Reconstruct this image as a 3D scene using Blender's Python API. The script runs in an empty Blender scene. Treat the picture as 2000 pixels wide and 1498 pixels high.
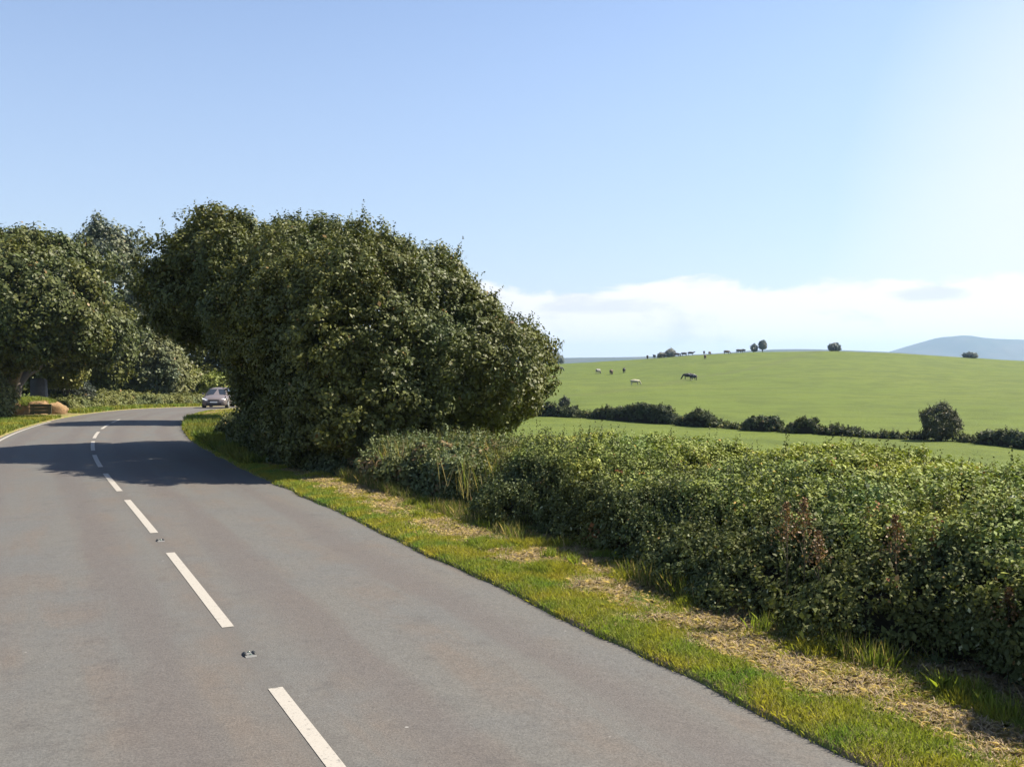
import bpy, bmesh, math, random
import numpy as np
from mathutils import Vector, Matrix, noise as mnoise
R = math.radians
sc = bpy.context.scene
col = sc.collection
rng = np.random.default_rng(7)
random.seed(7)

# ------------------------------------------------------------------ camera
F = 1909.0
PITCH = math.atan(44.0 / F)
cam_d = bpy.data.cameras.new('camera'); cam = bpy.data.objects.new('camera', cam_d); col.objects.link(cam)
cam_d.sensor_width = 36; cam_d.lens = 36 * F / 2000
cam_d.clip_start = 0.05; cam_d.clip_end = 30000
CZ = 2.535
cam.location = (0, 0, CZ); cam.rotation_euler = (R(90) - PITCH, 0, 0)
sc.camera = cam

# ------------------------------------------------------------------ sun, sky, exposure
SUN_AZ, SUN_EL = 75.0, 49.0          # azimuth clockwise from the viewing direction
sd = bpy.data.lights.new('sun', 'SUN'); so = bpy.data.objects.new('sun', sd); col.objects.link(so)
sd.energy = 5.0; sd.angle = R(0.53); sd.color = (1.0, 0.91, 0.76)
dvec = Vector((math.sin(R(SUN_AZ)) * math.cos(R(SUN_EL)), math.cos(R(SUN_AZ)) * math.cos(R(SUN_EL)), math.sin(R(SUN_EL))))
so.rotation_euler = dvec.to_track_quat('Z', 'Y').to_euler()

def nd(nt, t, **kw):
    n = nt.nodes.new(t)
    for k, v in kw.items():
        if k in ('data_type', 'blend_type', 'operation', 'noise_dimensions', 'interpolation_type', 'clamp', 'musgrave_type', 'feature', 'attribute_name', 'sky_type', 'interpolation', 'vector_type', 'use_clamp'):
            setattr(n, k, v)
        else:
            n.inputs[k.replace('_', ' ')].default_value = v
    return n
def math_n(nt, op, a, b=None, c=None, clamp=False):
    n = nt.nodes.new('ShaderNodeMath'); n.operation = op; n.use_clamp = clamp
    for i, v in enumerate((a, b, c)):
        if v is None: continue
        if isinstance(v, (int, float)): n.inputs[i].default_value = v
        else: nt.links.new(v, n.inputs[i])
    return n.outputs[0]
def maprange(nt, v, a, b, c=0.0, d=1.0, smooth=True):
    n = nt.nodes.new('ShaderNodeMapRange'); n.interpolation_type = 'SMOOTHSTEP' if smooth else 'LINEAR'; n.clamp = True
    nt.links.new(v, n.inputs['Value'])
    for k, x in zip(('From Min', 'From Max', 'To Min', 'To Max'), (a, b, c, d)): n.inputs[k].default_value = x
    return n.outputs[0]
def mixc(nt, f, a, b, blend='MIX'):
    n = nt.nodes.new('ShaderNodeMix'); n.data_type = 'RGBA'; n.blend_type = blend
    for s, v in ((n.inputs[0], f), (n.inputs[6], a), (n.inputs[7], b)):
        if isinstance(v, (int, float)): s.default_value = v
        elif isinstance(v, tuple): s.default_value = v if len(v) == 4 else (*v, 1)
        else: nt.links.new(v, s)
    return n.outputs[2]
def noise_n(nt, vec, scale, detail=4, rough=0.55, dist=0.0):
    n = nt.nodes.new('ShaderNodeTexNoise'); n.inputs['Scale'].default_value = scale
    n.inputs['Detail'].default_value = detail; n.inputs['Roughness'].default_value = rough; n.inputs['Distortion'].default_value = dist
    if vec is not None: nt.links.new(vec, n.inputs['Vector'])
    return n.outputs[0]

w = bpy.data.worlds.new("World"); sc.world = w; w.use_nodes = True
nt = w.node_tree; nt.nodes.clear()
out = nt.nodes.new('ShaderNodeOutputWorld'); bg = nt.nodes.new('ShaderNodeBackground')
sky = nt.nodes.new('ShaderNodeTexSky'); sky.sky_type = 'NISHITA'; sky.sun_disc = False
sky.sun_elevation = R(SUN_EL); sky.sun_rotation = R(SUN_AZ)
sky.air_density = 1.0; sky.dust_density = 0.6; sky.ozone_density = 1.6; sky.altitude = 50
bg.inputs[1].default_value = 0.052
tc = nt.nodes.new('ShaderNodeTexCoord')
sep = nt.nodes.new('ShaderNodeSeparateXYZ'); nt.links.new(tc.outputs['Generated'], sep.inputs[0])
zz = sep.outputs[2]
# direction squashed so that the clouds lie in long low banks
cmb = nt.nodes.new('ShaderNodeCombineXYZ')
nt.links.new(sep.outputs[0], cmb.inputs[0]); nt.links.new(sep.outputs[1], cmb.inputs[1]); nt.links.new(math_n(nt, 'MULTIPLY', zz, 3.2), cmb.inputs[2])
n1 = noise_n(nt, cmb.outputs[0], 7.0, 7, 0.6, 0.3)
n2 = noise_n(nt, cmb.outputs[0], 2.2, 3, 0.5)
# cloud bank low over the horizon, its ragged top near 4.3 degrees
top = math_n(nt, 'ADD', math_n(nt, 'MULTIPLY', math_n(nt, 'SUBTRACT', n1, 0.5), 0.075), 0.074)
bank = maprange(nt, math_n(nt, 'SUBTRACT', top, zz), -0.004, 0.005)
azm = maprange(nt, sep.outputs[0], -0.30, 0.05)
bank = math_n(nt, 'MULTIPLY', bank, azm)
# thin bright veil toward the sun's side
dotn = nt.nodes.new('ShaderNodeVectorMath'); dotn.operation = 'DOT_PRODUCT'
nt.links.new(tc.outputs['Generated'], dotn.inputs[0])
g = Vector((math.sin(R(40)) * math.cos(R(1)), math.cos(R(40)) * math.cos(R(1)), math.sin(R(1)))); dotn.inputs[1].default_value = g
veil = maprange(nt, math_n(nt, 'ADD', dotn.outputs['Value'], math_n(nt, 'MULTIPLY', math_n(nt, 'SUBTRACT', n2, 0.5), 0.02)), 0.89, 0.995)
fr = maprange(nt, zz, 0.55, 0.0)
haze_low = math_n(nt, 'MULTIPLY', math_n(nt, 'POWER', fr, 1.3), 0.26)
veil = math_n(nt, 'MAXIMUM', veil, haze_low)
skyc = mixc(nt, 1.0, sky.outputs[0], (1.48, 1.44, 1.50), 'MULTIPLY')
lowmix = maprange(nt, zz, 0.0, 0.34)
skyc = mixc(nt, 1.0, skyc, mixc(nt, lowmix, (0.70, 0.74, 0.82), (1.0, 1.0, 1.0)), 'MULTIPLY')
c1 = mixc(nt, veil, skyc, (7.3, 7.7, 8.0))
shade = maprange(nt, noise_n(nt, cmb.outputs[0], 9.0, 7, 0.6, 0.4), 0.50, 0.68)
cc = mixc(nt, math_n(nt, 'MULTIPLY', shade, 0.75), (8.9, 8.7, 8.7), (6.6, 6.8, 7.1))
fin = mixc(nt, math_n(nt, 'MULTIPLY', bank, 0.97), c1, cc)
# one small grey wisp in front of the bank on the right
ex_ = math_n(nt, 'POWER', math_n(nt, 'DIVIDE', math_n(nt, 'SUBTRACT', sep.outputs[0], 0.392), 0.045), 2.0)
ez_ = math_n(nt, 'POWER', math_n(nt, 'DIVIDE', math_n(nt, 'SUBTRACT', zz, 0.0625), 0.0085), 2.0)
wisp = math_n(nt, 'ADD', math_n(nt, 'ADD', ex_, ez_), math_n(nt, 'MULTIPLY', math_n(nt, 'SUBTRACT', n1, 0.5), 5.0))
wisp = maprange(nt, wisp, 1.1, 0.1)
fin = mixc(nt, math_n(nt, 'MULTIPLY', wisp, 0.6), fin, (5.4, 5.9, 6.5))
nt.links.new(fin, bg.inputs[0]); nt.links.new(bg.outputs[0], out.inputs[0])

sc.view_settings.view_transform = 'Standard'; sc.view_settings.look = 'None'
sc.view_settings.exposure = 1.30; sc.view_settings.gamma = 1.0
sc.render.engine = 'CYCLES'
sc.cycles.max_bounces = 6; sc.cycles.diffuse_bounces = 3; sc.cycles.glossy_bounces = 2; sc.cycles.transmission_bounces = 3
sc.cycles.volume_bounces = 0; sc.cycles.transparent_max_bounces = 4

# ------------------------------------------------------------------ helpers
def tag(o, label=None, cat=None, group=None, kind=None):
    for k, v in (('label', label), ('category', cat), ('group', group), ('kind', kind)):
        if v: o[k] = v
    return o
def link_mesh(name, me, mat=None, parent=None):
    o = bpy.data.objects.new(name, me); col.objects.link(o)
    if mat is not None:
        for m in (mat if isinstance(mat, (list, tuple)) else [mat]): me.materials.append(m)
    if parent is not None: o.parent = parent
    return o
def empty(name, loc, label=None, cat=None, group=None, rz=0):
    o = bpy.data.objects.new(name, None); col.objects.link(o); o.location = loc; o.rotation_euler.z = rz
    o.empty_display_size = 0.3
    return tag(o, label, cat, group)
def np_mesh(name, V, n_per_face, colors=None, smooth=False):
    """V: (faces*n, 3) vertices in face order (no sharing)."""
    V = np.asarray(V, dtype=np.float32); nv = len(V); nf = nv // n_per_face
    me = bpy.data.meshes.new(name)
    me.vertices.add(nv); me.vertices.foreach_set('co', V.ravel())
    me.loops.add(nv); me.loops.foreach_set('vertex_index', np.arange(nv, dtype=np.int32))
    me.polygons.add(nf)
    me.polygons.foreach_set('loop_start', np.arange(0, nv, n_per_face, dtype=np.int32))
    me.polygons.foreach_set('loop_total', np.full(nf, n_per_face, dtype=np.int32))
    if colors is not None:
        a = me.color_attributes.new('Col', 'FLOAT_COLOR', 'POINT')
        c = np.ones((nv, 4), dtype=np.float32); c[:, :3] = np.repeat(colors, n_per_face, axis=0)
        a.data.foreach_set('color', c.ravel())
    me.update(calc_edges=True)
    return me
def grid_mesh(name, X, Y, Z, uv=None, smooth=True):
    ny, nx = X.shape
    V = np.stack([X, Y, Z], -1).reshape(-1, 3).astype(np.float32)
    me = bpy.data.meshes.new(name)
    i = np.arange((ny - 1) * (nx - 1)); r = i // (nx - 1); c = i % (nx - 1)
    a = r * nx + c
    Q = np.stack([a, a + 1, a + nx + 1, a + nx], 1).astype(np.int32)
    me.vertices.add(len(V)); me.vertices.foreach_set('co', V.ravel())
    me.loops.add(Q.size); me.loops.foreach_set('vertex_index', Q.ravel())
    me.polygons.add(len(Q)); me.polygons.foreach_set('loop_start', np.arange(0, Q.size, 4, dtype=np.int32)); me.polygons.foreach_set('loop_total', np.full(len(Q), 4, dtype=np.int32))
    me.polygons.foreach_set('use_smooth', np.full(len(Q), smooth))
    if uv is not None:
        l = me.uv_layers.new(name='UVMap'); l.data.foreach_set('uv', uv.reshape(-1, 2)[Q.ravel()].astype(np.float32).ravel())
    me.update(calc_edges=True)
    return me
def bm_obj(name, bm, mat, parent=None, smooth=True):
    me = bpy.data.meshes.new(name); bm.to_mesh(me); bm.free()
    me.polygons.foreach_set('use_smooth', np.full(len(me.polygons), smooth))
    return link_mesh(name, me, mat, parent)

def hash3(i, j, k):
    n = (i * 374761393 + j * 668265263 + k * 2147483647 * 3 + 1013904223) & 0xffffffff
    n = ((n ^ (n >> 13)) * 1274126177) & 0xffffffff
    n = n ^ (n >> 16)
    return (n & 0xffff) / 65535.0
def vnoise(x, y, z=0.0):
    x, y, z = np.broadcast_arrays(np.asarray(x, float), np.asarray(y, float), np.asarray(z, float))
    xi = np.floor(x).astype(np.int64); yi = np.floor(y).astype(np.int64); zi = np.floor(z).astype(np.int64)
    fx = x - xi; fy = y - yi; fz = z - zi
    fx = fx * fx * (3 - 2 * fx); fy = fy * fy * (3 - 2 * fy); fz = fz * fz * (3 - 2 * fz)
    r = 0
    for a in (0, 1):
        for b in (0, 1):
            for c in (0, 1):
                r = r + hash3(xi + a, yi + b, zi + c) * (fx if a else 1 - fx) * (fy if b else 1 - fy) * (fz if c else 1 - fz)
    return r
def fbm(x, y, z=0.0, o=3):
    r = 0; a = 0.5; t = 0
    for i in range(o):
        r = r + a * vnoise(x * 2 ** i + 17 * i, y * 2 ** i - 9 * i, np.asarray(z) * 2 ** i + 5 * i); t += a; a *= 0.5
    return r / t

# ------------------------------------------------------------------ road line and ground height
def zr(y):
    return -0.00028 * np.maximum(np.minimum(y, 95) - 14, 0) ** 2
ctrl = np.array([(21.9, -40), (11.9, -20), (6.9, -10), (1.9, 0), (-1.81, 7.42), (-4.45, 12.69), (-7.0, 17.7), (-9.15, 21.85), (-11.3, 26.3), (-13.4, 31.1),
                 (-15.5, 36.5), (-17.1, 41.2), (-19.2, 48), (-21.2, 56), (-22.7, 64), (-23.3, 72), (-22.8, 81), (-20.8, 92), (-18.5, 104), (-16.5, 118), (-16, 135), (-17, 160)], float)
def dense(P, step=0.25):
    seg = np.r_[0, np.cumsum(np.hypot(*np.diff(P, axis=0).T))]
    s = np.arange(0, seg[-1], step)
    Q = np.stack([np.interp(s, seg, P[:, 0]), np.interp(s, seg, P[:, 1])], 1)
    k = np.ones(25) / 25
    for _ in range(2):
        pad = np.pad(Q, ((12, 12), (0, 0)), mode='reflect', reflect_type='odd')
        Q = np.stack([np.convolve(pad[:, 0], k, 'valid'), np.convolve(pad[:, 1], k, 'valid')], 1)
    return Q
CL = dense(ctrl)
CS = np.r_[0, np.cumsum(np.hypot(*np.diff(CL, axis=0).T))]
T = np.gradient(CL, axis=0); T /= np.linalg.norm(T, axis=1)[:, None]
NRM = np.stack([T[:, 1], -T[:, 0]], 1)           # points to the right of the line
def rp(s, o):
    s = np.asarray(s, float); o = np.asarray(o, float)
    x = np.interp(s, CS, CL[:, 0]); y = np.interp(s, CS, CL[:, 1])
    nx = np.interp(s, CS, NRM[:, 0]); ny = np.interp(s, CS, NRM[:, 1])
    return x + nx * o, y + ny * o
def s_at_y(y): return float(np.interp(y, CL[:330, 1], CS[:330])) if y < CL[329, 1] else float(np.interp(y, CL[:, 1][:560], CS[:560]))
def offset_of(x, y):
    x = np.asarray(x, float).ravel(); y = np.asarray(y, float).ravel()
    P = CL[::4]; N = NRM[::4]
    out = np.empty(len(x))
    for i in range(0, len(x), 20000):
        dx = x[i:i + 20000, None] - P[None, :, 0]; dy = y[i:i + 20000, None] - P[None, :, 1]
        d2 = dx * dx + dy * dy; j = d2.argmin(1); r = np.arange(len(j))
        out[i:i + 20000] = np.sign(dx[r, j] * N[j, 0] + dy[r, j] * N[j, 1]) * np.sqrt(d2[r, j])
    return out
def sst(a, b, x):
    t = np.clip((x - a) / (b - a), 0, 1); return t * t * (3 - 2 * t)
CREST_U = (np.array([-4000, 600, 1000, 1080, 1250, 1350, 1470, 1620, 1750, 2000, 2300, 4000]) - 1000) / F
CREST_Z = np.array([-1.0, 0.5, 1.1, 1.5, 3.0, 4.2, 5.2, 5.6, 4.9, 2.5, 0.5, -1])
def zfield(x, y):
    base = np.interp(y, [-60, 0, 10, 20, 50, 80, 100, 140], [0.5, -.1, -.4, -1.2, -2.4, -2.4, -2.2, -2.2])
    u = x / np.maximum(y, 1.0)
    C = np.interp(u, CREST_U, CREST_Z)
    t = np.clip((y - 100) / 200, 0, 1)
    z = base + (C - base) * t ** 1.6
    far = np.maximum(y - 300, 0)
    z = z - np.minimum(0.00035 * far ** 2, 0.09 * far)
    return np.maximum(z, -30 + 0 * y)
def Gz(x, y, raw=False):
    x = np.asarray(x, float); y = np.asarray(y, float); sh = x.shape
    o = offset_of(x, y).reshape(sh)
    t = sst(7.5, 26, o)
    road = zr(y)
    far = sst(115, 200, y)
    left = road * (1 - far) + far * zfield(x, y)
    t = np.maximum(t, sst(160, 240, y))
    z = left * (1 - t) + zfield(x, y) * t
    if raw: return z, o
    return z
def gz(x, y): return float(Gz(np.array([x]), np.array([y]))[0])
def ray(px, py):
    u = (px - 1000) / F; v = (749 - py) / F
    c, s = math.cos(PITCH), math.sin(PITCH)
    return np.array([u, c + v * s, v * c - s])
def at(px, Y):                       # ground point at depth Y in the direction of a picture column
    x = (px - 1000) / F * Y
    return x, Y, gz(x, Y)

# ------------------------------------------------------------------ materials
def new_mat(name):
    m = bpy.data.materials.new(name); m.use_nodes = True
    nt = m.node_tree; b = nt.nodes['Principled BSDF']
    return m, nt, b
def simple(name, c, rough=0.7, metal=0.0, spec=0.5, var=0.0, scale=8.0, bump=0.0):
    m, nt, b = new_mat(name)
    b.inputs['Roughness'].default_value = rough; b.inputs['Metallic'].default_value = metal; b.inputs['Specular IOR Level'].default_value = spec
    tc = nt.nodes.new('ShaderNodeTexCoord')
    n = noise_n(nt, tc.outputs['Object'], scale, 5)
    cc = mixc(nt, n, tuple(x * (1 - var) for x in c), tuple(min(1, x * (1 + var)) for x in c))
    nt.links.new(cc, b.inputs['Base Color'])
    if bump:
        bp = nt.nodes.new('ShaderNodeBump'); bp.inputs['Strength'].default_value = bump; bp.inputs['Distance'].default_value = 0.05
        nt.links.new(n, bp.inputs['Height']); nt.links.new(bp.outputs[0], b.inputs['Normal'])
    return m
def leaf_mat(name, trans=0.3, rough=0.5, spec=0.2, gain=1.0):
    m, nt, b = new_mat(name)
    at_ = nt.nodes.new('ShaderNodeAttribute'); at_.attribute_name = 'Col'
    geo = nt.nodes.new('ShaderNodeNewGeometry')
    c = at_.outputs['Color']
    if gain != 1.0: c = mixc(nt, 1.0, c, (gain, gain, gain), 'MULTIPLY')
    nt.links.new(c, b.inputs['Base Color'])
    b.inputs['Roughness'].default_value = rough; b.inputs['Specular IOR Level'].default_value = spec
    tr = nt.nodes.new('ShaderNodeBsdfTranslucent')
    tcol = mixc(nt, 1.0, c, (1.35, 1.45, 0.6), 'MULTIPLY'); nt.links.new(tcol, tr.inputs[0])
    mx = nt.nodes.new('ShaderNodeMixShader'); mx.inputs[0].default_value = trans
    nt.links.new(b.outputs[0], mx.inputs[1]); nt.links.new(tr.outputs[0], mx.inputs[2])
    nt.links.new(mx.outputs[0], nt.nodes['Material Output'].inputs[0])
    return m
M_LEAF = leaf_mat('leaf', 0.14, 0.5)
M_HEDGE = leaf_mat('hedge_leaf', 0.16, 0.6, 0.14)
M_GRASS = leaf_mat('grass_blade', 0.35, 0.6, 0.2)
M_BARK = simple('bark', (0.09, 0.075, 0.06), 0.9, var=0.4, scale=12, bump=0.4)
M_CORE = simple('shade_core', (0.024, 0.021, 0.013), 0.95, spec=0.1, var=0.4, scale=6, bump=0.5)  # dark colour for the light-blocking shell inside hedges

# asphalt
m, nt, b = new_mat('asphalt'); M_ROAD = m
uv = nt.nodes.new('ShaderNodeTexCoord')
obj = uv.outputs['Object']
su = nt.nodes.new('ShaderNodeSeparateXYZ'); nt.links.new(uv.outputs['UV'], su.inputs[0])
fine = noise_n(nt, obj, 55, 3, 0.75)
fine2 = noise_n(nt, obj, 16, 4, 0.7)
big = noise_n(nt, obj, 0.7, 4, 0.6)
stv = nt.nodes.new('ShaderNodeCombineXYZ'); nt.links.new(math_n(nt, 'MULTIPLY', su.outputs[0], 0.10), stv.inputs[0]); nt.links.new(su.outputs[1], stv.inputs[1])
streak = noise_n(nt, stv.outputs[0], 2.0, 5, 0.6, 0.3)
ctab = mixc(nt, maprange(nt, streak, 0.38, 0.64), (0.094, 0.090, 0.082), (0.097, 0.083, 0.071))
ctab = mixc(nt, maprange(nt, big, 0.35, 0.7), ctab, (0.088, 0.087, 0.083))
# polished wheel tracks: two in each lane
lane = math_n(nt, 'ABSOLUTE', math_n(nt, 'SUBTRACT', math_n(nt, 'ABSOLUTE', su.outputs[1]), 1.5))
wob = math_n(nt, 'MULTIPLY', math_n(nt, 'SUBTRACT', streak, 0.5), 0.9)
trk = maprange(nt, math_n(nt, 'ABSOLUTE', math_n(nt, 'SUBTRACT', math_n(nt, 'ADD', lane, wob), 0.75)), 0.42, 0.05)
ctab = mixc(nt, math_n(nt, 'MULTIPLY', trk, 0.75), ctab, (0.082, 0.073, 0.068))
ctab = mixc(nt, math_n(nt, 'MULTIPLY', maprange(nt, noise_n(nt, obj, 2.6, 6, 0.7), 0.52, 0.74), 0.5), ctab, (0.060, 0.055, 0.052))
v = maprange(nt, fine, 0.25, 0.78, 0.62, 1.40, False)
v2 = maprange(nt, fine2, 0.3, 0.7, 0.90, 1.10, False)
vv = math_n(nt, 'MULTIPLY', v, v2)
cv = nt.nodes.new('ShaderNodeCombineXYZ')
for i in range(3): nt.links.new(vv, cv.inputs[i])
ctab = mixc(nt, 1.0, ctab, cv.outputs[0], 'MULTIPLY')
# pale grit specks
vor = nt.nodes.new('ShaderNodeTexVoronoi'); vor.inputs['Scale'].default_value = 1.7; nt.links.new(obj, vor.inputs['Vector'])
speck = maprange(nt, vor.outputs['Distance'], 0.035, 0.015)
ctab = mixc(nt, math_n(nt, 'MULTIPLY', speck, 0.6), ctab, (0.3, 0.29, 0.27))
# worn seam along the middle
seam = maprange(nt, math_n(nt, 'ABSOLUTE', math_n(nt, 'ADD', su.outputs[1], math_n(nt, 'MULTIPLY', math_n(nt, 'SUBTRACT', fine2, 0.5), 0.25))), 0.16, 0.07)
ctab = mixc(nt, math_n(nt, 'MULTIPLY', seam, 0.30), ctab, (0.075, 0.068, 0.062))
nt.links.new(ctab, b.inputs['Base Color']); b.inputs['Roughness'].default_value = 0.85; b.inputs['Specular IOR Level'].default_value = 0.35
bp = nt.nodes.new('ShaderNodeBump'); bp.inputs['Strength'].default_value = 0.55; bp.inputs['Distance'].default_value = 0.01
nt.links.new(fine, bp.inputs['Height']); nt.links.new(bp.outputs[0], b.inputs['Normal'])

# white paint
m, nt, b = new_mat('road_paint'); M_PAINT = m
tc = nt.nodes.new('ShaderNodeTexCoord')
f1 = noise_n(nt, tc.outputs['Object'], 45, 5, 0.75)
f2 = noise_n(nt, tc.outputs['Object'], 3, 3)
cc = mixc(nt, maprange(nt, f1, 0.53, 0.68), (0.30, 0.28, 0.245), (0.19, 0.175, 0.155))
f3 = noise_n(nt, tc.outputs['Object'], 14, 6, 0.8)
cc = mixc(nt, maprange(nt, f3, 0.60, 0.64), cc, (0.115, 0.108, 0.10))
cc = mixc(nt, math_n(nt, 'MULTIPLY', f2, 0.35), cc, (0.31, 0.28, 0.24))
nt.links.new(cc, b.inputs['Base Color']); b.inputs['Roughness'].default_value = 0.7

# field / ground
m, nt, b = new_mat('pasture'); M_GROUND = m
tc = nt.nodes.new('ShaderNodeTexCoord'); obj = tc.outputs['Object']
a1 = noise_n(nt, obj, 0.018, 5, 0.6); a2 = noise_n(nt, obj, 0.25, 5, 0.65); a3 = noise_n(nt, obj, 3.0, 4, 0.7)
c = mixc(nt, maprange(nt, a1, 0.36, 0.64), (0.088, 0.120, 0.018), (0.102, 0.128, 0.021))
c = mixc(nt, maprange(nt, a2, 0.42, 0.68), c, (0.068, 0.092, 0.014))
a4 = noise_n(nt, obj, 0.07, 6, 0.7)
c = mixc(nt, math_n(nt, 'MULTIPLY', maprange(nt, a4, 0.46, 0.66), 0.7), c, (0.066, 0.090, 0.018))
c = mixc(nt, math_n(nt, 'MULTIPLY', maprange(nt, a3, 0.5, 0.8), 0.5), c, (0.048, 0.068, 0.012))
# trodden cattle path: darker wandering line over the slope
spx = nt.nodes.new('ShaderNodeSeparateXYZ'); nt.links.new(obj, spx.inputs[0])
wob = math_n(nt, 'MULTIPLY', math_n(nt, 'SUBTRACT', noise_n(nt, obj, 0.03, 3), 0.5), 22)
ln = math_n(nt, 'ABSOLUTE', math_n(nt, 'ADD', math_n(nt, 'SUBTRACT', math_n(nt, 'MULTIPLY', spx.outputs[0], 2.0), math_n(nt, 'SUBTRACT', spx.outputs[1], 112)), wob))
pth = maprange(nt, ln, 5.0, 1.2)
c = mixc(nt, math_n(nt, 'MULTIPLY', pth, 0.45), c, (0.078, 0.092, 0.026))
nt.links.new(c, b.inputs['Base Color']); b.inputs['Roughness'].default_value = 0.9; b.inputs['Specular IOR Level'].default_value = 0.15
bp = nt.nodes.new('ShaderNodeBump'); bp.inputs['Strength'].default_value = 0.6; bp.inputs['Distance'].default_value = 0.25
nt.links.new(math_n(nt, 'ADD', a2, a3), bp.inputs['Height']); nt.links.new(bp.outputs[0], b.inputs['Normal'])

# verge soil / thatch
m, nt, b = new_mat('verge_thatch'); M_VERGE = m
tc = nt.nodes.new('ShaderNodeTexCoord'); obj = tc.outputs['Object']
a1 = noise_n(nt, obj, 2.2, 5, 0.65); a2 = noise_n(nt, obj, 30, 4, 0.7)
c = mixc(nt, maprange(nt, a1, 0.38, 0.56), (0.24, 0.175, 0.10), (0.15, 0.155, 0.045))
c = mixc(nt, maprange(nt, a2, 0.45, 0.75), c, (0.09, 0.07, 0.035))
nt.links.new(c, b.inputs['Base Color']); b.inputs['Roughness'].default_value = 0.95; b.inputs['Specular IOR Level'].default_value = 0.1
bp = nt.nodes.new('ShaderNodeBump'); bp.inputs['Strength'].default_value = 0.8; bp.inputs['Distance'].default_value = 0.03
nt.links.new(a2, bp.inputs['Height']); nt.links.new(bp.outputs[0], b.inputs['Normal'])

# ------------------------------------------------------------------ the setting
def axis(parts):
    r = []
    for a, b_, st in parts: r += list(np.arange(a, b_, st))
    return np.array(r + [parts[-1][1]])
gx = axis([(-7000, -1000, 500), (-1000, -200, 50), (-200, -40, 5), (-40, 14, 0.5), (14, 60, 1.5), (60, 220, 5), (220, 1000, 40), (1000, 7000, 500)])
gy = axis([(-60, -10, 2), (-10, 60, 0.5), (60, 130, 1), (130, 400, 4), (400, 1000, 30), (1000, 9000, 500)])
X, Y = np.meshgrid(gx, gy)
Z, O = Gz(X, Y, raw=True)
Z = Z - 0.10 * (1 - sst(5.6, 7.4, np.abs(O)))
Z = Z + (fbm(X / 6, Y / 6) - 0.5) * 0.25 * sst(8, 14, np.abs(O)) * (Y < 320)
tag(link_mesh('ground', grid_mesh('ground', X, Y, Z), M_GROUND), kind='structure')

def ribbon(name, s0, s1, offs, zs, mat, step=0.25, wav=None):
    s = np.arange(s0, s1 + 1e-6, step); S, O = np.meshgrid(s, np.array(offs, float), indexing='ij')
    if wav is not None: O = O + wav(S, O)
    x, y = rp(S, O); z = zr(y) + np.array(zs)[None, :]
    me = grid_mesh(name, x, y, z, uv=np.stack([S, O], -1))
    # faces must look up
    if me.polygons[0].normal.z < 0: me.flip_normals()
    return tag(link_mesh(name, me, mat), kind='structure')
smax = CS[-1] - 2
ribbon('road', 2, smax, np.linspace(-3.05, 3.05, 25), 0.035 * (1 - (np.linspace(-1, 1, 25)) ** 2), M_ROAD)
edge_wav = lambda S, O: (fbm(S * 1.1, S * 0 + 3) - 0.5) * 0.16 * (np.abs(O) < 3.4)
ribbon('verge', 2, smax, [3.0, 3.03, 3.3, 3.8, 4.3, 4.9, 5.5, 6.3, 7.6], [-.03, .035, .075, .085, .09, .10, .09, .05, -.12], M_VERGE, wav=edge_wav)
ribbon('verge', 2, smax, [-7.6, -6.0, -5.0, -4.0, -3.4, -3.06, -3.03], [-.12, .04, .09, .07, .05, .03, -.03], M_VERGE)
# side track joining on the left, beyond the first bend
# painted markings
marks = [(5.0 - 1.2, 7.42), (9.13, 12.69), (14.16, 17.55), (18.75, 21.8), (23.2, 26.4), (27.8, 31.4), (32.8, 36.4), (38.2, 41.6), (43.2, 46.8)]
for y0, y1 in marks:
    o = ribbon('road_marking', s_at_y(y0), s_at_y(y1), [-.055, 0, .055], [.0395, .0395, .0395], M_PAINT, step=(s_at_y(y1) - s_at_y(y0)) / 16 - 1e-7)
ribbon('road_marking', 2, s_at_y(46), [-2.92, -2.82], [.0095, .0095], M_PAINT)

# far ridges
def ridge(name, pts, D, depth, mat, seed=0):
    px = np.linspace(pts[0][0], pts[-1][0], 260)
    py = np.interp(px, [p[0] for p in pts], [p[1] for p in pts])
    k = np.ones(9) / 9; py = np.convolve(np.pad(py, 4, mode='edge'), k, 'valid')
    x = (px - 1000) / F * D; h = CZ + (705 - py) / F * D + 30
    v = np.linspace(-1, 1, 41); prof = np.cos(v * math.pi / 2) ** 1.3
    Xg, Vg = np.meshgrid(x, v); H, P = np.meshgrid(h, prof)
    Yg = D + Vg * depth + (fbm(Xg / 400, Vg * 0 + seed) - .5) * depth * .3
    Zg = -30.5 + H * P * (1 + (fbm(Xg / 150, Yg / 150, seed) - .5) * 0.10 * (1 - P))
    return tag(link_mesh(name, grid_mesh(name, Xg, Yg, Zg), mat), kind='structure')
m, nt, b = new_mat('moor'); M_MOOR = m
tc = nt.nodes.new('ShaderNodeTexCoord')
c = mixc(nt, maprange(nt, noise_n(nt, tc.outputs['Object'], 0.006, 6, 0.65), 0.4, 0.6), (0.05, 0.06, 0.04), (0.075, 0.075, 0.055))
nt.links.new(c, b.inputs['Base Color']); b.inputs['Roughness'].default_value = 1; b.inputs['Specular IOR Level'].default_value = 0
ridge('hills', [(300, 720), (800, 704), (1000, 701), (1090, 699), (1250, 697), (1400, 690), (1470, 684), (1540, 681.5), (1640, 684), (1740, 688.5), (1850, 700), (2050, 712), (2300, 722)], 3000, 500, M_MOOR, 1)
ridge('hills', [(1640, 716), (1740, 690), (1790, 675), (1830, 662), (1846, 657), (1870, 657.5), (1880, 654), (1893, 654.5), (1900, 658), (1950, 661.5), (2000, 663), (2100, 672), (2250, 695), (2400, 716)], 4800, 700, M_MOOR, 4)

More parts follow.
